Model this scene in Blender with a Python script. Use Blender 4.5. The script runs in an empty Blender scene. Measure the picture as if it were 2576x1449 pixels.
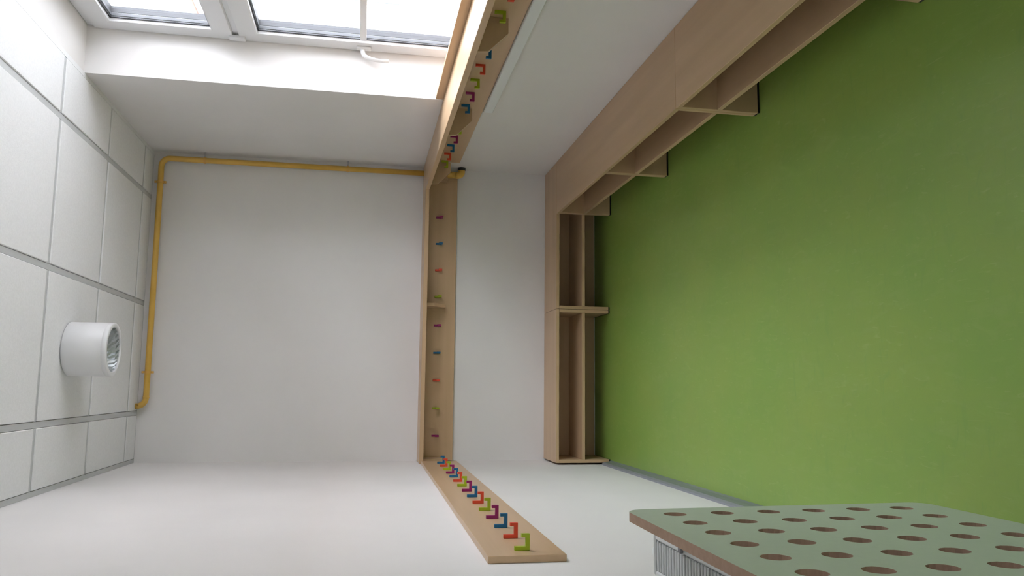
import bpy, bmesh, math, random
from mathutils import Vector, Matrix
from mathutils.geometry import delaunay_2d_cdt
random.seed(7)
S = bpy.context.scene
COL = S.collection

# ------------------------------------------------------------------ camera
F_PX = 1996.84
YAW, PIT, ROL = 0.126842, 0.183560, 0.033351
CAM = Vector((0.42506, -4.67744, 1.39286))
fwd = Vector((math.sin(YAW)*math.cos(PIT), math.cos(YAW)*math.cos(PIT), -math.sin(PIT)))
r0 = Vector((math.cos(YAW), -math.sin(YAW), 0)); u0 = r0.cross(fwd)
rr = r0*math.cos(ROL) + u0*math.sin(ROL); uu = -r0*math.sin(ROL) + u0*math.cos(ROL)
cd = bpy.data.cameras.new('camera'); cam = bpy.data.objects.new('camera', cd); COL.objects.link(cam)
cd.sensor_fit = 'HORIZONTAL'; cd.sensor_width = 36.0; cd.lens = 36.0*F_PX/2576.0
cd.clip_start = 0.02; cd.clip_end = 200
# the photograph was taken with the phone turned on its side
cx, cy, cz = -uu, rr, -fwd
cam.matrix_world = Matrix(((cx.x, cy.x, cz.x, CAM.x), (cx.y, cy.y, cz.y, CAM.y), (cx.z, cy.z, cz.z, CAM.z), (0, 0, 0, 1)))
S.camera = cam

# ------------------------------------------------------------------ world and exposure
wd = bpy.data.worlds.new('overcast_sky'); S.world = wd; wd.use_nodes = True
bg = wd.node_tree.nodes['Background']
bg.inputs[0].default_value = (0.985, 0.96, 1.075, 1)
bg.inputs[1].default_value = 19.8
S.view_settings.view_transform = 'Standard'; S.view_settings.look = 'None'
S.view_settings.gamma = 1.0; S.view_settings.use_curve_mapping = False
S.view_settings.exposure = 0.0
# room measures
W, H = 1.7328, 2.5898          # width, underside of the ceiling grid
YN = -7.4                      # wall behind the camera
XF = W + 0.201                 # inner face of the window sashes
WY0, WY1 = -1.166, -2.52       # window recess, far and near side
WZ0 = 0.90                     # bottom of the recess
# daylight portal in the window opening (guides sampling, gives off no light itself)
WY2, WY3 = -5.75, -7.11        # second, equal window added behind the camera for more daylight, unseen
for ya, yb in ((WY0, WY1), (WY2, WY3)):
    pl = bpy.data.lights.new('window_portal', 'AREA'); pl.shape = 'RECTANGLE'
    pl.size = abs(yb-ya); pl.size_y = H-WZ0; pl.cycles.is_portal = True
    po = bpy.data.objects.new('window_portal', pl); COL.objects.link(po)
    po.location = (XF+0.10, (ya+yb)/2, (H+WZ0)/2); po.rotation_euler = (math.pi/2, 0, math.pi/2)

# ------------------------------------------------------------------ materials
def mat(name, col, rough=.6, spec=.5, metal=0.0, coat=0.0):
    m = bpy.data.materials.new(name); m.use_nodes = True
    b = m.node_tree.nodes['Principled BSDF']
    b.inputs['Base Color'].default_value = (*col, 1); b.inputs['Roughness'].default_value = rough
    b.inputs['Specular IOR Level'].default_value = spec; b.inputs['Metallic'].default_value = metal
    b.inputs['Coat Weight'].default_value = coat; b.inputs['Coat Roughness'].default_value = .2
    return m
def noise_col(m, c1, c2, scale, lo=.35, hi=.65, stretch=(1, 1, 1), detail=3, bump=0, bscale=None, rnd=False):
    nt = m.node_tree; N = nt.nodes; L = nt.links; b = N['Principled BSDF']
    tc = N.new('ShaderNodeTexCoord'); mp = N.new('ShaderNodeMapping'); mp.inputs['Scale'].default_value = stretch
    L.new(tc.outputs['Object'], mp.inputs['Vector'])
    if rnd:
        oi = N.new('ShaderNodeObjectInfo'); ml = N.new('ShaderNodeMath'); ml.operation = 'MULTIPLY'; ml.inputs[1].default_value = 37.0
        cb = N.new('ShaderNodeCombineXYZ'); L.new(oi.outputs['Random'], ml.inputs[0])
        for k in range(3): L.new(ml.outputs[0], cb.inputs[k])
        L.new(cb.outputs[0], mp.inputs['Location'])
    nz = N.new('ShaderNodeTexNoise'); nz.inputs['Scale'].default_value = scale; nz.inputs['Detail'].default_value = detail
    L.new(mp.outputs[0], nz.inputs['Vector'])
    cr = N.new('ShaderNodeValToRGB'); cr.color_ramp.elements[0].position = lo; cr.color_ramp.elements[1].position = hi
    cr.color_ramp.elements[0].color = (*c1, 1); cr.color_ramp.elements[1].color = (*c2, 1)
    L.new(nz.outputs['Fac'], cr.inputs[0]); L.new(cr.outputs[0], b.inputs['Base Color'])
    if bump:
        n2 = N.new('ShaderNodeTexNoise'); n2.inputs['Scale'].default_value = bscale or scale*6; n2.inputs['Detail'].default_value = 4
        L.new(mp.outputs[0], n2.inputs['Vector'])
        bp = N.new('ShaderNodeBump'); bp.inputs['Strength'].default_value = bump; bp.inputs['Distance'].default_value = .002
        L.new(n2.outputs['Fac'], bp.inputs['Height']); L.new(bp.outputs[0], b.inputs['Normal'])
    return m
M = {}
M['wall'] = noise_col(mat('wall_paint', (.74, .72, .70), .85, .2), (.83, .805, .785), (.85, .825, .805), 3, bump=.08, bscale=180)
def wood(ax):
    st = [1, 1, 1]; st['xyz'.index(ax)] = .06
    m = mat('birch_ply_'+ax, (.6, .45, .33), .34, .5)
    return noise_col(m, (.56, .375, .215), (.655, .45, .27), 16, .3, .72, st, 4, rnd=True, bump=.03, bscale=120)
for a in 'xyz': M['wood_'+a] = wood(a)
M['tile'] = noise_col(mat('mineral_fibre_tile', (.8, .8, .8), .9, .2), (.86, .86, .86), (.90, .90, .90), 120, bump=.25, bscale=260)
M['tbar'] = mat('ceiling_grid_steel', (.60, .61, .61), .5)
M['white_metal'] = mat('white_lacquered_metal', (.80, .80, .80), .35)
M['upvc'] = mat('white_window_plastic', (.78, .78, .79), .3)
M['gasket'] = mat('black_gasket', (.012, .012, .018), .6)
M['spacer'] = mat('aluminium_spacer', (.13, .135, .15), .5)
M['cladding'] = mat('grey_outer_cladding', (.055, .057, .066), .5)
M['duct'] = mat('white_cable_duct', (.86, .88, .88), .35)
M['pipe'] = noise_col(mat('yellow_pipe_paint', (.6, .36, .06), .4), (.70, .42, .075), (.78, .48, .10), 9)
M['clamp'] = mat('yellow_clamp_paint', (.74, .42, .10), .45)
M['black'] = mat('black_plastic', (.012, .012, .014), .5)
M['chrome'] = mat('steel', (.55, .55, .57), .3, metal=1)
M['reflector'] = mat('faceted_reflector', (.46, .49, .49), .45, metal=.85)
M['coverface'] = noise_col(mat('pale_green_laminate', (.45, .52, .41), .45), (.45, .52, .41), (.465, .535, .425), 60)
M['mdf'] = noise_col(mat('brown_board_core', (.32, .18, .11), .7), (.32, .205, .135), (.36, .235, .16), 90)
M['rad'] = mat('radiator_enamel', (.70, .71, .70), .35)
M['slot_shade'] = mat('painted_slot_shade', (.10, .105, .11), .7)  # dark tone stands in for shade between the slats
M['clip'] = mat('grey_clip', (.24, .24, .25), .5)
M['skirt'] = noise_col(mat('grey_green_skirting', (.22, .26, .22), .55), (.20, .245, .205), (.25, .29, .25), 25, stretch=(1, .1, 1))
M['skirt_top'] = mat('grey_skirting_edge', (.30, .31, .34), .5)
for n, c in dict(green=(.40, .52, .012), red=(.78, .075, .03), blue=(.004, .14, .33), magenta=(.33, .008, .15)).items():
    M[n] = mat('hook_'+n, c, .38)
def glass_mat():
    m = bpy.data.materials.new('window_glass'); m.use_nodes = True; nt = m.node_tree; N = nt.nodes
    N.remove(N['Principled BSDF']); out = N['Material Output']
    t = N.new('ShaderNodeBsdfTransparent'); t.inputs[0].default_value = (.95, .97, .965, 1)
    g = N.new('ShaderNodeBsdfGlossy'); g.inputs['Roughness'].default_value = .0
    lw = N.new('ShaderNodeLayerWeight'); lw.inputs[0].default_value = .5
    pw = N.new('ShaderNodeMath'); pw.operation = 'POWER'; pw.inputs[1].default_value = 5.0
    f = N.new('ShaderNodeMath'); f.operation = 'MULTIPLY_ADD'; f.inputs[1].default_value = .94; f.inputs[2].default_value = .03
    nt.links.new(lw.outputs['Facing'], pw.inputs[0]); nt.links.new(pw.outputs[0], f.inputs[0])
    mx = N.new('ShaderNodeMixShader')
    nt.links.new(f.outputs[0], mx.inputs[0]); nt.links.new(t.outputs[0], mx.inputs[1]); nt.links.new(g.outputs[0], mx.inputs[2])
    nt.links.new(mx.outputs[0], out.inputs[0]); return m
M['glass'] = glass_mat()
def lino():
    m = mat('green_linoleum', (.16, .26, .05), .36, .5); nt = m.node_tree; N = nt.nodes; L = nt.links; b = N['Principled BSDF']
    tc = N.new('ShaderNodeTexCoord')
    def nz(scale, st, lo, hi, rot=0.0, warp=0.0):
        mp = N.new('ShaderNodeMapping'); mp.inputs['Scale'].default_value = st; mp.inputs['Rotation'].default_value = (0, 0, rot)
        L.new(tc.outputs['Object'], mp.inputs['Vector'])
        n = N.new('ShaderNodeTexNoise'); n.inputs['Scale'].default_value = scale; n.inputs['Detail'].default_value = 5; n.inputs['Distortion'].default_value = warp
        L.new(mp.outputs[0], n.inputs['Vector'])
        r = N.new('ShaderNodeMapRange'); r.inputs[1].default_value = lo; r.inputs[2].default_value = hi
        L.new(n.outputs['Fac'], r.inputs[0]); return r.outputs[0]
    def mix(fac, a, bcol):
        x = N.new('ShaderNodeMix'); x.data_type = 'RGBA'; L.new(fac, x.inputs[0])
        if isinstance(a, tuple): x.inputs[6].default_value = (*a, 1)
        else: L.new(a, x.inputs[6])
        x.inputs[7].default_value = (*bcol, 1); return x.outputs[2]
    c = mix(nz(3.0, (1, 1, 1), .35, .65), (.262, .425, .082), (.300, .435, .086))
    c = mix(nz(22, (1, .35, 1), .52, .80, .5, 1.5), c, (.31, .455, .105))
    c = mix(nz(26, (.35, 1, 1), .56, .82, .3, 2.0), c, (.25, .41, .087))
    c = mix(nz(34, (1, .3, 1), .62, .80, -.7, 2.5), c, (.36, .49, .135))
    L.new(c, b.inputs['Base Color']); return m
M['lino'] = lino()

# ------------------------------------------------------------------ helpers
def tag(o, label=None, cat=None, group=None, kind=None):
    for k, v in (('label', label), ('category', cat), ('group', group), ('kind', kind)):
        if v: o[k] = v
    return o
def thing(name, loc, label, cat, group=None, kind=None):
    o = bpy.data.objects.new(name, None); o.empty_display_size = .1; COL.objects.link(o); o.location = loc
    return tag(o, label, cat, group, kind)
def wloc(p):
    v = Vector((0, 0, 0))
    while p is not None: v += p.location; p = p.parent
    return v
def link(name, me, m, parent=None, loc=(0, 0, 0), smooth=False):
    o = bpy.data.objects.new(name, me); COL.objects.link(o)
    ms = m if isinstance(m, (list, tuple)) else [m]
    if not me.materials:
        for k in ms: me.materials.append(k)
    if smooth:
        for p in me.polygons: p.use_smooth = True
    o.location = Vector(loc) - wloc(parent)
    o.parent = parent
    return o
def finish(bm, name):
    bmesh.ops.recalc_face_normals(bm, faces=bm.faces)
    me = bpy.data.meshes.new(name); bm.to_mesh(me); bm.free(); return me
def boxbm(bm, lo, hi):
    vs = [bm.verts.new((x, y, z)) for x in (lo[0], hi[0]) for y in (lo[1], hi[1]) for z in (lo[2], hi[2])]
    for f in ((0, 1, 3, 2), (4, 6, 7, 5), (0, 4, 5, 1), (2, 3, 7, 6), (0, 2, 6, 4), (1, 5, 7, 3)): bm.faces.new([vs[i] for i in f])
    return vs
def box(name, x, y, z, m, parent=None, bev=.0012):
    lo = Vector((min(x), min(y), min(z))); hi = Vector((max(x), max(y), max(z))); c = (lo+hi)/2
    bm = bmesh.new(); boxbm(bm, lo-c, hi-c)
    if bev: bmesh.ops.bevel(bm, geom=list(bm.edges), offset=min(bev, .3*min(hi-lo)), segments=1, affect='EDGES')
    return link(name, finish(bm, name), m, parent, c)
def boxes(name, lst, m, parent=None):
    bm = bmesh.new()
    for x, y, z in lst: boxbm(bm, (min(x), min(y), min(z)), (max(x), max(y), max(z)))
    return link(name, finish(bm, name), m, parent)
def prism_mesh(name, pts, axis, a, b, bev=0.0):
    """polygon in the two other axes, extruded along axis from a to b"""
    def P(u, v, t): return {'x': (t, u, v), 'y': (u, t, v), 'z': (u, v, t)}[axis]
    bm = bmesh.new(); A = [bm.verts.new(P(*p, a)) for p in pts]; B = [bm.verts.new(P(*p, b)) for p in pts]
    bm.faces.new(A); bm.faces.new(B[::-1])
    for i in range(len(pts)): bm.faces.new((A[i], B[i], B[(i+1) % len(pts)], A[(i+1) % len(pts)]))
    bmesh.ops.recalc_face_normals(bm, faces=bm.faces)
    if bev: bmesh.ops.bevel(bm, geom=list(bm.edges), offset=bev, segments=2, affect='EDGES', profile=.5)
    return finish(bm, name)
def lathe_mesh(name, prof, n=48, axis='z', capped=False):
    bm = bmesh.new(); rings = []
    for r, t in prof:
        ring = []
        for k in range(n):
            a = 2*math.pi*k/n; u, v = r*math.cos(a), r*math.sin(a)
            ring.append(bm.verts.new({'z': (u, v, t), 'x': (t, u, v), 'y': (u, t, v)}[axis]))
        rings.append(ring)
    for i in range(len(rings)-1):
        for k in range(n):
            bm.faces.new((rings[i][k], rings[i][(k+1) % n], rings[i+1][(k+1) % n], rings[i+1][k]))
    if capped: bm.faces.new(rings[0]); bm.faces.new(rings[-1][::-1])
    return finish(bm, name)
def tube_mesh(name, pts, rad, n=20):
    """rad: number or list; pts: list of Vector"""
    pts = [Vector(p) for p in pts]; bm = bmesh.new(); rings = []
    nrm = None
    for i, p in enumerate(pts):
        t = (pts[min(i+1, len(pts)-1)] - pts[max(i-1, 0)]).normalized()
        if nrm is None: nrm = t.orthogonal().normalized()
        nrm = (nrm - t*nrm.dot(t)).normalized(); bn = t.cross(nrm)
        r = rad[i] if isinstance(rad, (list, tuple)) else rad
        r1, r2 = r if isinstance(r, (list, tuple)) else (r, r)
        rings.append([bm.verts.new(p + nrm*r1*math.cos(2*math.pi*k/n) + bn*r2*math.sin(2*math.pi*k/n)) for k in range(n)])
    for i in range(len(rings)-1):
        for k in range(n): bm.faces.new((rings[i][k], rings[i][(k+1) % n], rings[i+1][(k+1) % n], rings[i+1][k]))
    bm.faces.new(rings[0][::-1]); bm.faces.new(rings[-1])
    return finish(bm, name)

# ------------------------------------------------------------------ the room
tag(box('floor', (-.2, W+.25), (.2, YN), (-.1, 0), M['lino'], bev=0), 'mottled green linoleum floor', None, None, 'structure')
tag(box('wall_back', (-.2, W+.25), (0, .2), (0, H+.3), M['wall'], bev=0), 'plain off white wall behind the short coat rack', None, None, 'structure')
tag(box('wall_left', (-.2, 0), (0, YN), (0, H+.3), M['wall'], bev=0), 'bright white side wall with the shelfless coat rail', None, None, 'structure')
tag(box('wall_front', (-.2, W+.25), (YN, YN-.2), (0, H+.3), M['wall'], bev=0), 'plain white wall at the near end of the room', None, None, 'structure')
XO = W+.272
wr = boxes('wall_right', [((W, XO), (0, WY0), (0, H+.3)), ((W, XO), (WY1, WY2), (0, H+.3)), ((W, XO), (WY3, YN), (0, H+.3)), ((W, XO), (WY0, WY1), (0, WZ0)), ((W, XO), (WY2, WY3), (0, WZ0)),
     ((W, XO), (WY0, WY1), (H+.004, H+.3)), ((W, XO), (WY2, WY3), (H+.004, H+.3))], M['wall'])
tag(wr, 'off white wall with the deep window recess', None, None, 'structure')
# outdoor yard below the window
M['paving'] = noise_col(mat('outdoor_paving', (.22, .22, .21), .9), (.38, .38, .38), (.45, .45, .45), 2)
tag(box('outdoor_ground', (W+.30, 60), (40, -45), (-.9, -.6), M['paving'], bev=0), 'grey paved yard outside below the window', None, None, 'structure')
# pale pink house across the yard, only its glare shows through the window
M['render'] = noise_col(mat('pink_facade_render', (.62, .50, .46), .9), (.56, .505, .49), (.60, .54, .525), 1.5)
M['roof'] = mat('red_roof_tile', (.30, .12, .08), .8)
M['dark_glass'] = mat('dark_window_glass', (.05, .06, .07), .1)
hb = thing('house', (W+10.2, -2, -.6), 'pale pink rendered house across the yard outside the window', 'house')
HX = W+9.2
box('wall', (HX, HX+8), (-22, 18), (-.59, 6.2), M['render'], hb, 0)
box('cornice', (HX-.25, HX-.001), (-22, 18), (5.9, 6.2), M['upvc'], hb, .02)
link('roof', prism_mesh('roof', [(HX-.4, 6.21), (HX+8.4, 6.21), (HX+4, 8.6)], 'y', -22.3, 18.3), M['roof'], hb)
for zz in (.6, 3.5):
    for k in range(12):
        yy = -20+3.2*k
        f = boxes('window', [((HX-.06, HX-.001), (yy, yy+1.3), (zz+1.5, zz+1.6)), ((HX-.06, HX-.001), (yy, yy+1.3), (zz, zz+.1)), ((HX-.06, HX-.001), (yy, yy+.1), (zz+.1, zz+1.5)), ((HX-.06, HX-.001), (yy+1.2, yy+1.3), (zz+.1, zz+1.5))], M['upvc'], hb)
        box('pane', (HX-.03, HX-.0015), (yy+.101, yy+1.199), (zz+.101, zz+1.499), M['dark_glass'], f, 0)
# cove skirting along the left wall
sk = thing('baseboard_left', (0, 0, 0), 'grey green skirting strip along the bright left wall', None, None, 'structure')
link('skirting_face', prism_mesh('skirting_face', [(0, 0), (.024, 0), (.019, .008), (.014, .040), (0, .040)], 'y', -.312, YN), M['skirt'], sk)
link('skirting_top', prism_mesh('skirting_top', [(0, .0402), (.0138, .0402), (.008, .052), (0, .054)], 'y', -.312, YN), M['skirt_top'], sk)

# suspended ceiling
ce = thing('ceiling', (0, 0, H), 'suspended ceiling of white square tiles in a grey grid', None, None, 'structure')
box('ceiling_slab', (-.2, W+.35), (.2, YN-.2), (H+.3, H+.4), M['wall'], ce, 0)
xs = [.024, .2673, .8673, 1.4673, W-.022]; ys = [-.189-.6*k for k in range(14)]
TB = .012
for x in xs[1:4]: box('main_runner', (x-TB, x+TB), (-.001, YN+.001), (H, H+.03), M['tbar'], ce, .0008)
xe = [0.0]+[x for x in xs[1:4]]+[W]
ye = [0.0]+[y for y in ys if y > YN+.05]+[YN]
for y in ye[1:-1]:
    for i in range(4):
        box('cross_tee', (xe[i]+(TB+.0003 if i else .001), xe[i+1]-(TB+.0003 if i < 3 else .001)), (y-TB, y+TB), (H+.0005, H+.03), M['tbar'], ce, .0008)
tiles = {}
for i in range(4):
    for j in range(len(ye)-1):
        x0 = xe[i]+(TB+.002 if i else .0235); x1 = xe[i+1]-(TB+.0015 if i < 3 else .0225)
        y0 = ye[j]-(TB+.0015 if j else .012); y1 = ye[j+1]+(TB+.002 if j < len(ye)-2 else .012)
        key = (round(x1-x0, 4), round(y0-y1, 4)); c = ((x0+x1)/2, (y0+y1)/2, H+.010)
        if key in tiles:
            o = tiles[key].copy(); COL.objects.link(o); o.location = Vector(c)-ce.location
        else:
            tiles[key] = box('ceiling_tile', (x0, x1), (y0, y1), (H-.003, H+.025), M['tile'], ce, .0025)
box('wall_angle', (0.0005, .0215), (0, YN), (H-.001, H+.03), M['tbar'], ce, 0)
box('wall_angle', (W-.0205, W-.0005), (0, YN), (H-.001, H+.03), M['tile'], ce, 0)
box('wall_angle', (.022, W-.021), (-.0005, -.0105), (H-.001, H+.03), M['tbar'], ce, 0)

# ------------------------------------------------------------------ window
def ring(y0, y1, z0, z1, w, x0, x1, wb=None):
    """four bars of a frame, butt-jointed, as box extents"""
    wb = wb or w
    return [((x0, x1), (y0, y1), (z1-w, z1)), ((x0, x1), (y0, y1), (z0, z0+wb)), ((x0, x1), (y0, y0-w), (z0+wb, z1-w)), ((x0, x1), (y1+w, y1), (z0+wb, z1-w))]
def make_window(name, label, ya, yb):
    yA, yB = ya-.002, yb+.002
    wn = thing(name, (XF, (ya+yb)/2, WZ0), label, None, None, 'structure')
    boxes('outer_frame', ring(yA, yB, WZ0+.002, H+.002, .055, XF+.012, XF+.075) + [((XF+.012, XF+.075), (yA-.055, yB+.055), (1.955, 1.999))], M['upvc'], wn)
    def chan_sash(name, z0, z1):
        fw = .085
        sx0, sx1 = XF, XF+.060
        y0, y1 = yA+.0005, yB-.0005
        bm = bmesh.new()
        # inner face ring, sloped bead towards the glass, outer rebate: swept rectangle profile (offset from outer edge, depth)
        prof = [(0, .010), (.004, 0), (fw-.010, 0), (fw-.002, .002), (fw, .016), (fw+.002, .018), (fw+.002, .0385), (0, .0385)]
        loops = []
        for off, d in prof:
            loops.append([bm.verts.new((sx0+d-XF, y-wn.location.y, z-WZ0)) for y, z in ((y0-off, z0+off), (y1+off, z0+off), (y1+off, z1-off), (y0-off, z1-off))])
        n = len(prof)
        for i in range(n):
            A, B = loops[i], loops[(i+1) % n]
            for k in range(4): bm.faces.new((A[k], A[(k+1) % 4], B[(k+1) % 4], B[k]))
        s = link(name, finish(bm, name), M['upvc'], wn, wn.location)
        iy0, iy1, iz0, iz1 = y0-fw, y1+fw, z0+fw, z1-fw
        boxes('gasket', ring(iy0-.0005, iy1+.0005, iz0+.0005, iz1-.0005, .004, XF+.0145, XF+.0178), M['gasket'], s)
        g = box('glass_pane', (XF+.018, XF+.022), (iy0-.0025, iy1+.0025), (iz0+.0025, iz1-.0025), M['glass'], s, 0)
        boxes('spacer_bar', ring(iy0-.0025, iy1+.0025, iz0+.0025, iz1-.0025, .006, XF+.0225, XF+.034), M['spacer'], s)
        box('outer_glass_pane', (XF+.0345, XF+.0385), (iy0-.0025, iy1+.0025), (iz0+.0025, iz1-.0025), M['glass'], s, 0)
        boxes('outer_gasket', ring(iy0+.001, iy1-.001, iz0-.001, iz1+.001, .006, XF+.0388, XF+.0408), M['gasket'], s)
        boxes('outer_cladding', ring(iy0+.040, iy1-.040, iz0-.040, iz1+.040, .044, XF+.041, XF+.066), M['cladding'], s)
        return s, (iy0, iy1, iz0, iz1)
    su, _ = chan_sash('upper_sash', 1.993, 2.566)
    sl, (a0, a1, b0, b1) = chan_sash('lower_sash', WZ0+.03, 1.970)
    box('glazing_bar', (XF+.006, XF+.0175), (a0-.012, a1+.012), (1.420, 1.448), M['upvc'], sl, .002)
    # hinge cover on the lower sash, at the seam
    link('hinge_cover', prism_mesh('hinge_cover', [(-.018, -.034), (.014, -.034), (.018, -.028), (.018, .030), (.012, .036), (-.012, .036), (-.018, .030)], 'x', -.010, .004, .002),
         M['upvc'], wn, (XF, yA-.030, 1.975))
    # handle: rosette and curved lever
    hd = link('handle', prism_mesh('handle', [(-.012, -.033), (.012, -.033), (.014, -.028), (.014, .028), (.012, .033), (-.012, .033), (-.014, .028), (-.014, -.028)], 'x', -.011, .0, .0025),
         M['white_metal'], wn, (XF-.0002, yA-.040, 1.432))
    lev = [(-.010, 0, .004, .0115, .0105), (-.022, 0, .003, .0105, .010), (-.036, 0, -.002, .010, .010), (-.046, 0, -.016, .006, .010), (-.052, 0, -.036, .005, .0095),
           (-.056, 0, -.058, .0042, .009), (-.057, 0, -.085, .0040, .009), (-.055, 0, -.112, .0038, .0085)]
    link('handle_lever', tube_mesh('handle_lever', [(q[0], q[1], q[2]) for q in lev], [(q[4], q[3]) for q in lev], 16), M['white_metal'], hd, (XF, yA-.040, 1.432), True)
make_window('window_1', 'white plastic window with small upper sash and larger lower sash', WY0, WY1)
make_window('added_window', 'second white plastic window added behind the viewer for more daylight', WY2, WY3)
# wooden upstand closing the bottom of the recess
tag(box('trim_1', (W+.0005, W+.0185), (WY0-.002, WY1+.002), (WZ0+.0005, 1.101), M['wood_y']), 'low wooden upstand board along the foot of the window recess', None, None, 'structure')

# ------------------------------------------------------------------ coat racks
hk = [(0, 0), (.041, 0), (.041, .0215), (.032, .0215), (.032, .0105), (.010, .0105), (.010, .039), (0, .039)]
hook_me = {c: prism_mesh('hook_'+c, hk, 'y', -.0055, .0055, .0009) for c in ('green', 'red', 'blue', 'magenta')}
HL = dict(green='lime green hook', red='coral red hook', blue='petrol blue hook', magenta='magenta hook')
def hook(c, loc, rz, parent):
    o = link('hook', hook_me[c], M[c], parent, loc); o.rotation_euler = (0, 0, rz); o['label'] = HL[c]
CYC = ['green', 'red', 'blue', 'magenta']
# left wall: board with 15 hooks, no shelf
lr = thing('coat_rail', (0, -2.711, .98), 'long wooden coat rail without shelf and fifteen coloured hooks on the bright wall', 'coat rail', 'coat racks')
box('board', (.0003, .018), (-2.711, -.2015), (.8805, 1.0775), M['wood_y'], lr)
for k in range(15): hook(CYC[k % 4], (.0182, -2.650+.1635*k, .9625), 0, lr)
lr.rotation_euler = (-.0085, 0, 0)
# back wall
SZ0, SZ1 = 1.043, 1.066
br = thing('coat_rack', (.87, 0, SZ0), 'short wooden coat rack with shelf and nine hooks across the end wall', 'coat rack', 'coat racks')
box('board', (.003, 1.679), (-.0005, -.018), (.862, SZ0-.0005), M['wood_x'], br)
box('shelf', (.003, W-.002), (-.0005, -.200), (SZ0, SZ1), M['wood_x'], br)
for k, x in enumerate((1.427, 1.268, 1.109, .952, .782, .622, .462, .302, .145)):
    hook(('magenta', 'blue', 'red', 'green')[k % 4], (x, -.0182, .947), -math.pi/2, br)
bprof = [(0, 0), (0, -.117), (.056, -.117), (.128, -.046), (.132, -.001), (.132, 0)]
brk = {}
def bracket(ax, t, parent, base):
    if ax == 'y':   # right wall, profile towards -x
        me = brk.setdefault('y', prism_mesh('bracket', [(-a, b) for a, b in bprof], 'y', -.009, .009, .0008))
        return link('bracket', me, M['wood_x'], parent, (base, t, SZ0-.0006))
    me = brk.setdefault('x', prism_mesh('bracket', [(-a, b) for a, b in bprof], 'x', -.009, .009, .0008))
    return link('bracket', me, M['wood_y'], parent, (t, base, SZ0-.0006))
for x in (.0135, .893, 1.654): bracket('x', x, br, -.0185)
# right wall under the window
rr_ = thing('coat_rack', (W, -1.75, SZ0), 'long wooden coat rack with deep shelf beneath the window', 'coat rack', 'coat racks')
box('board', (W-.018, W-.0005), (-.216, -3.42), (.873, SZ0-.0005), M['wood_y'], rr_)
box('shelf', (1.551, W-.0005), (-.2008, -1.700), (SZ0, SZ1), M['wood_y'], rr_)
box('shelf', (1.551, W-.0005), (-1.7006, -3.42), (SZ0, SZ1), M['wood_y'], rr_)
for y in (-.205, -1.114, -2.055, -3.0): bracket('y', y, rr_, W-.0185)
for k in range(20): hook(CYC[k % 4], (W-.0182, -.245-.1555*k, .944), math.pi, rr_)

# ------------------------------------------------------------------ cable duct
du = thing('cable_duct', (W, -2.2, .83), 'white plastic cable duct under the hook board on the window wall', 'cable duct')
box('duct_base', (W-.012, W-.0003), (-1.120, -3.42), (.829, .871), M['duct'], du, .001)
box('duct_cover', (W-.030, W-.0125), (-1.119, -3.42), (.828, .872), M['duct'], du, .003)

# ------------------------------------------------------------------ benches
BT, BD = .3165, .304
ST = .018
def foot_strip(x, y, parent):
    box('foot_strip', x, y, (.0002, .0078), M['black'], parent, 0)
def bench_back(label, x0, x1, legs):
    b = thing('bench', ((x0+x1)/2, -BD/2, 0), label, 'bench', 'low shoe benches')
    box('seat', (x0, x1), (-.001, -BD), (BT-ST, BT), M['wood_x'], b, .0015)
    for la, lb in legs:
        box('side_panel', (la, lb), (-.001, -BD+.0005), (.008, BT-ST-.0004), M['wood_z'], b)
        foot_strip((la+.001, lb-.001), (-.002, -BD+.002), b)
    i0, i1 = legs[0][1], legs[-1][0]
    box('shelf', (i0+.0004, i1-.0004), (-.013, -BD+.001), (.147, .165), M['wood_x'], b)
    box('back_panel', (i0+.0004, i1-.0004), (-.001, -.012), (.008, BT-ST-.0004), M['wood_x'], b, 0)
    return b
bench_back('low wooden shoe bench along the end wall touching the bright side wall', .011, .8715, [(.011, .029), (.8535, .8715)])
bench_back('low wooden corner shoe bench between end wall and window wall', .8735, W-.002, [(.8735, .8915), (W-.038, W-.020)])
XB = W-.309
def bench_right(label, y0, y1, legs):
    b = thing('bench', (XB+.15, (y0+y1)/2, 0), label, 'bench', 'low shoe benches')
    box('seat', (XB, W-.001), (y0, y1), (BT-ST, BT), M['wood_y'], b, .0015)
    for la, lb in legs:
        box('side_panel', (XB+.0005, W-.001), (la, lb), (.008, BT-ST-.0004), M['wood_x'], b)
        foot_strip((XB+.002, W-.002), (la-.001, lb+.001), b)
    for (p, q), (r, s) in zip(legs[:-1], legs[1:]):
        box('shelf', (XB+.001, W-.013), (q-.0004, r+.0004), (.147, .165), M['wood_y'], b)
        box('back_panel', (W-.012, W-.001), (q-.0004, r+.0004), (.008, BT-ST-.0004), M['wood_y'], b, 0)
    return b
bench_right('long wooden shoe bench beneath the window, from the corner to the seat joint', -BD-.0006, -2.0843, [(-.3055, -.3405), (-1.187, -1.223), (-2.0663, -2.0843)])
bench_right('nearer wooden shoe bench below the coat rack, running out of view', -2.0863, -3.86, [(-2.0863, -2.1043), (-2.955, -2.991), (-3.824, -3.86)])

# ------------------------------------------------------------------ ceiling lamp
lp = thing('ceiling_lamp', (.5654, -1.1016, H-.0035), 'white cylindrical surface mounted ceiling lamp with silver reflector', 'lamp')
LR, LL = .112, .173
lc = tuple(lp.location)
link('mounting_plate', lathe_mesh('mounting_plate', [(.104, 0), (.104, -.004)], 64, capped=True), M['white_metal'], lp, lc)
link('housing', lathe_mesh('housing', [(.100, -.006), (LR-.002, -.0045), (LR, -.007), (LR, -LL+.022), (LR-.0015, -LL+.021), (LR-.0015, -LL+.019), (LR, -LL+.018), (LR, -LL+.003), (LR-.003, -LL),
     (.095, -LL), (.093, -LL+.002), (.093, -LL+.012), (.098, -LL+.014), (.098, -.006)], 96), M['white_metal'], lp, lc, True)
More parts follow.
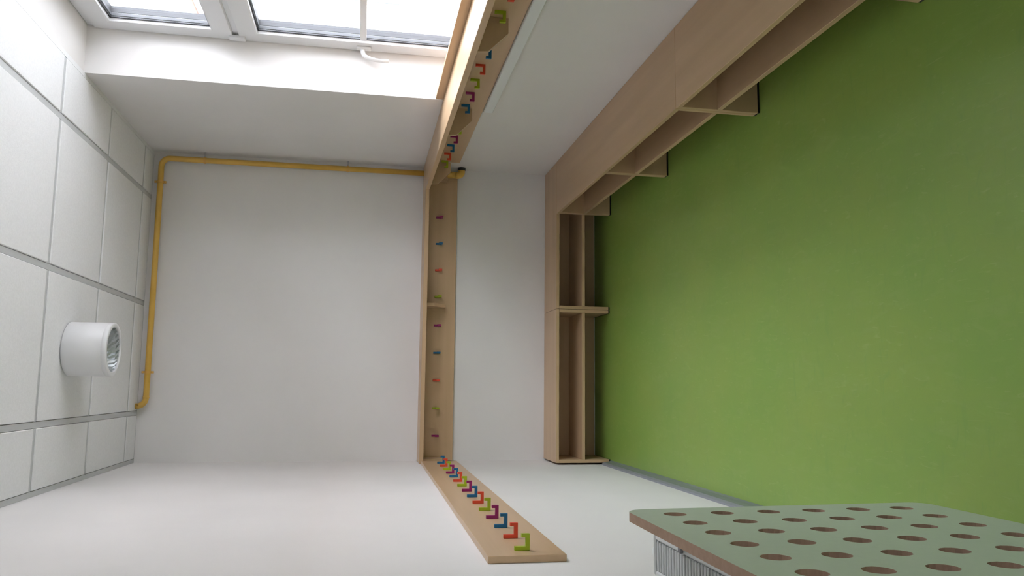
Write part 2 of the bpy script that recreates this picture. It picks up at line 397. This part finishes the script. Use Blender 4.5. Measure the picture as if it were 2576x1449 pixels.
# faceted reflector bowl
bm = bmesh.new(); rings = []
nF = 48
for i in range(9):
    t = i/8; r = .0925*(1-.72*t**1.6); z = -LL+.006+.11*t
    rings.append([bm.verts.new(((r+(.0022 if (k+i) % 2 else 0))*math.cos(2*math.pi*(k+.5*(i % 2))/nF), (r+(.0022 if (k+i) % 2 else 0))*math.sin(2*math.pi*(k+.5*(i % 2))/nF), z)) for k in range(nF)])
for i in range(8):
    for k in range(nF): bm.faces.new((rings[i][k], rings[i][(k+1) % nF], rings[i+1][(k+1) % nF], rings[i+1][k]))
link('reflector', finish(bm, 'reflector'), M['reflector'], lp, lc)
link('lamp_holder', lathe_mesh('lamp_holder', [(.024, -.060), (.024, -.022)], 24, capped=True), M['white_metal'], lp, lc)
link('bulb', lathe_mesh('bulb', [(.001, -.118), (.012, -.116), (.018, -.106), (.018, -.060)], 20), M['white_metal'], lp, lc, True)

# ------------------------------------------------------------------ yellow pipe
PR = .0155; PY = -.048; PX = 1.686; PZ = 2.536
pp = thing('gas_pipe', (PX, PY, .84), 'yellow painted pipe running below the ceiling and down the corner', 'pipe')
def arc(c, a0, a1, r, n=8):   # in the xz plane
    return [(c[0]+r*math.cos(math.radians(a0+(a1-a0)*k/n)), PY, c[1]+r*math.sin(math.radians(a0+(a1-a0)*k/n))) for k in range(n+1)]
RE = .045
path = [(.305, PY, H-.004), (.305, PY, PZ+RE-.010)] + arc((.305+RE, PZ+RE), 180, 270, RE)[1:]
path += [(PX-RE, PY, PZ)] + arc((PX-RE, PZ-RE), 90, 0, RE)[1:] + [(PX, PY, SZ1+.0005)]
link('pipe_run', tube_mesh('pipe_run', path, PR, 20), M['pipe'], pp, smooth=True)
link('pipe_end', tube_mesh('pipe_end', [(PX, PY, SZ0-.001), (PX, PY, .925)], PR, 20), M['pipe'], pp, smooth=True)
link('collar', tube_mesh('collar', [(.348, PY, PZ), (.352, PY, PZ), (.356, PY, PZ)], .0172, 20), M['pipe'], pp, smooth=True)
link('union_nut', tube_mesh('union_nut', [(PX, PY, .926), (PX, PY, .900)], .020, 6), M['pipe'], pp)
link('coupling', tube_mesh('coupling', [(PX, PY, .8995), (PX, PY, .876)], .0195, 20), M['pipe'], pp, smooth=True)
link('elbow', tube_mesh('elbow', [(PX, PY, .8755)] + arc((PX+.022, .864), 180, 270, .022)[1:] + [(PX+.030, PY, .842)], .021, 20), M['pipe'], pp, smooth=True)
link('end_cap', lathe_mesh('end_cap', [(.0235, 0), (.0235, .0145)], 24, 'x', True), M['black'], pp, (PX+.0305, PY, .842))
def clamp_h(x):
    r = link('clamp', tube_mesh('clamp', [(x-.006, PY, PZ), (x+.006, PY, PZ)], .0195, 24), M['clamp'], pp)
    for e in (-1, 1): box('clamp_ear', (x-.006, x+.006), (PY-.004, PY+.004), (PZ+e*.0196, PZ+e*.031), M['clamp'], r, .001)
    link('clamp_stud', tube_mesh('clamp_stud', [(x, PY+.0196, PZ), (x, -.0003, PZ)], .004, 10), M['chrome'], r)
def clamp_v(z):
    r = link('clamp', tube_mesh('clamp', [(PX, PY, z-.006), (PX, PY, z+.006)], .0185, 24), M['clamp'], pp)
    link('clamp_stud', tube_mesh('clamp_stud', [(PX+.0187, PY, z), (W-.0003, PY, z)], .004, 10), M['chrome'], r)
clamp_h(.488); clamp_h(1.548); clamp_v(2.306); clamp_v(1.512)

# ------------------------------------------------------------------ radiator
RX0, RX1, RY0, RY1, RZ0, RZ1 = .022, .108, -2.962, -4.30, .27, .75
rd = thing('radiator', (.065, -3.6, RZ0), 'white panel radiator with slotted top grille behind the perforated board', 'radiator')
# back and front panels with shallow vertical flutes
def flute(x0, x1, name):
    bm = bmesh.new(); n = 40; pts = []
    ln = RY0-.012-(RY1+.012)
    for k in range(n):
        y = RY0-.012-ln*k/n; s = ln/n
        pts += [(y, x1-.004), (y-.25*s, x1), (y-.75*s, x1)]
    pts.append((RY1+.012, x1-.004))
    poly = [(x, y) for y, x in pts] + [(x0, RY1+.012), (x0, RY0-.012)]
    return link(name, prism_mesh(name, poly, 'z', RZ0, RZ1-.022), M['rad'], rd)
flute(RX0+.004, RX0+.018, 'rear_panel'); flute(RX1-.016, RX1-.002, 'front_panel')
box('end_panel', (RX0, RX1), (RY0, RY0-.010), (RZ0+.01, RZ1), M['rad'], rd, .003)
box('end_panel', (RX0, RX1), (RY1+.010, RY1), (RZ0+.01, RZ1), M['rad'], rd, .003)
box('slot_shade_fill', (RX0+.019, RX1-.017), (RY0-.0125, RY1+.0125), (RZ0+.02, RZ1-.035), M['slot_shade'], rd, 0)  # dark block added so the grille slots read as shaded
box('front_rim', (RX1-.012, RX1+.002), (RY0-.0105, RY1+.0105), (RZ1-.0215, RZ1-.001), M['rad'], rd, .004)
box('rear_rim', (RX0, RX0+.010), (RY0-.0105, RY1+.0105), (RZ1-.0215, RZ1-.001), M['rad'], rd, .003)
sl_me = None; y = RY0-.020
while y > RY1+.02:
    if sl_me is None:
        sl0 = box('grille_slat', (RX0+.0105, RX1-.0125), (y-.0035, y+.0035), (RZ1-.010, RZ1-.002), M['rad'], rd, .0018); sl_me = sl0.data
    else:
        o = sl0.copy(); COL.objects.link(o); o.location.y += (y-(RY0-.020))
    y -= .0143
for y in (-3.125, -4.1):
    box('grille_clip', (RX1-.009, RX1+.003), (y-.006, y+.006), (RZ1+.0002, RZ1+.007), M['clip'], rd, .001)
for y in (-3.2, -4.1):
    box('wall_bracket', (.0005, RX0+.0035), (y-.02, y+.02), (.35, .70), M['rad'], rd, .001)
vb = link('thermostat_valve', lathe_mesh('thermostat_valve', [(.006, 0), (.017, .002), (.020, .010), (.021, .034), (.018, .046), (.008, .050), (.0005, .051)], 24, 'y'), M['duct'], rd, (.058, RY0+.014, .712), True)
link('valve_stem', tube_mesh('valve_stem', [(.058, RY0+.014, .712), (.058, RY0+.0005, .712)], .009, 12), M['chrome'], rd)

# ------------------------------------------------------------------ perforated radiator cover
KX, PT = .009, .018
PF, PNr, PZ0, PZ1 = -3.082, -4.36, .180, .856
cvo = thing('radiator_cover', (0, -3.08, .775), 'pale green perforated board hiding the radiator, with brown edges', 'radiator cover')
def panel():
    loops = []
    out = []; R = .040
    for (cy_, cz_, a) in ((PF-R, PZ1-R, 0), (PNr+R, PZ1-R, 90), (PNr+R, PZ0+R, 180), (PF-R, PZ0+R, 270)):
        for k in range(9):
            t = math.radians(a+90*k/8); out.append((cy_+R*math.cos(t), cz_+R*math.sin(t)))
    loops.append(out)
    n = 28
    for i in range(12):
        for j in range(6):
            c = (-3.1535-.1009*i, .774-.0990*j)
            loops.append([(c[0]+.0228*math.cos(2*math.pi*k/n), c[1]+.0228*math.sin(2*math.pi*k/n)) for k in range(n)])
    verts, edges = [], []
    for lp_ in loops:
        s = len(verts); verts += [Vector(v) for v in lp_]; edges += [(s+k, s+(k+1) % len(lp_)) for k in range(len(lp_))]
    v2, e2, f2, *_ = delaunay_2d_cdt(verts, edges, [], 1, 1e-6)
    HC = [(-3.1535-.1009*i, .774-.0990*j) for i in range(12) for j in range(6)]
    def solid(f):
        my = sum(v2[i].x for i in f)/len(f); mz = sum(v2[i].y for i in f)/len(f)
        return all((my-a)**2+(mz-b)**2 > .0222**2 for a, b in HC)
    f2 = [f for f in f2 if solid(f)]
    bm = bmesh.new()
    fx = lambda z: .18+KX*(.775-z)
    yc, zc = -3.08, .775
    FR = [bm.verts.new((fx(v.y), v.x-yc, v.y-zc)) for v in v2]; BK = [bm.verts.new((fx(v.y)-PT, v.x-yc, v.y-zc)) for v in v2]
    ec = {}
    for f in f2:
        bm.faces.new([FR[i] for i in f]).material_index = 0
        bm.faces.new([BK[i] for i in reversed(f)]).material_index = 0
        for a, b in zip(f, list(f[1:])+[f[0]]): ec.setdefault((min(a, b), max(a, b)), []).append((a, b))
    for k, l in ec.items():
        if len(l) == 1:
            a, b = l[0]; bm.faces.new((FR[b], FR[a], BK[a], BK[b])).material_index = 1
    return finish(bm, 'panel')
link('panel', panel(), [M['coverface'], M['mdf']], cvo, (0, -3.08, .775))
cvo.rotation_euler = (-.018, 0, 0)
for y in (-3.25, -4.2): box('spacer_batten', (.0005, .1645), (y-.02, y+.02), (.205, .235), M['mdf'], cvo, .001)
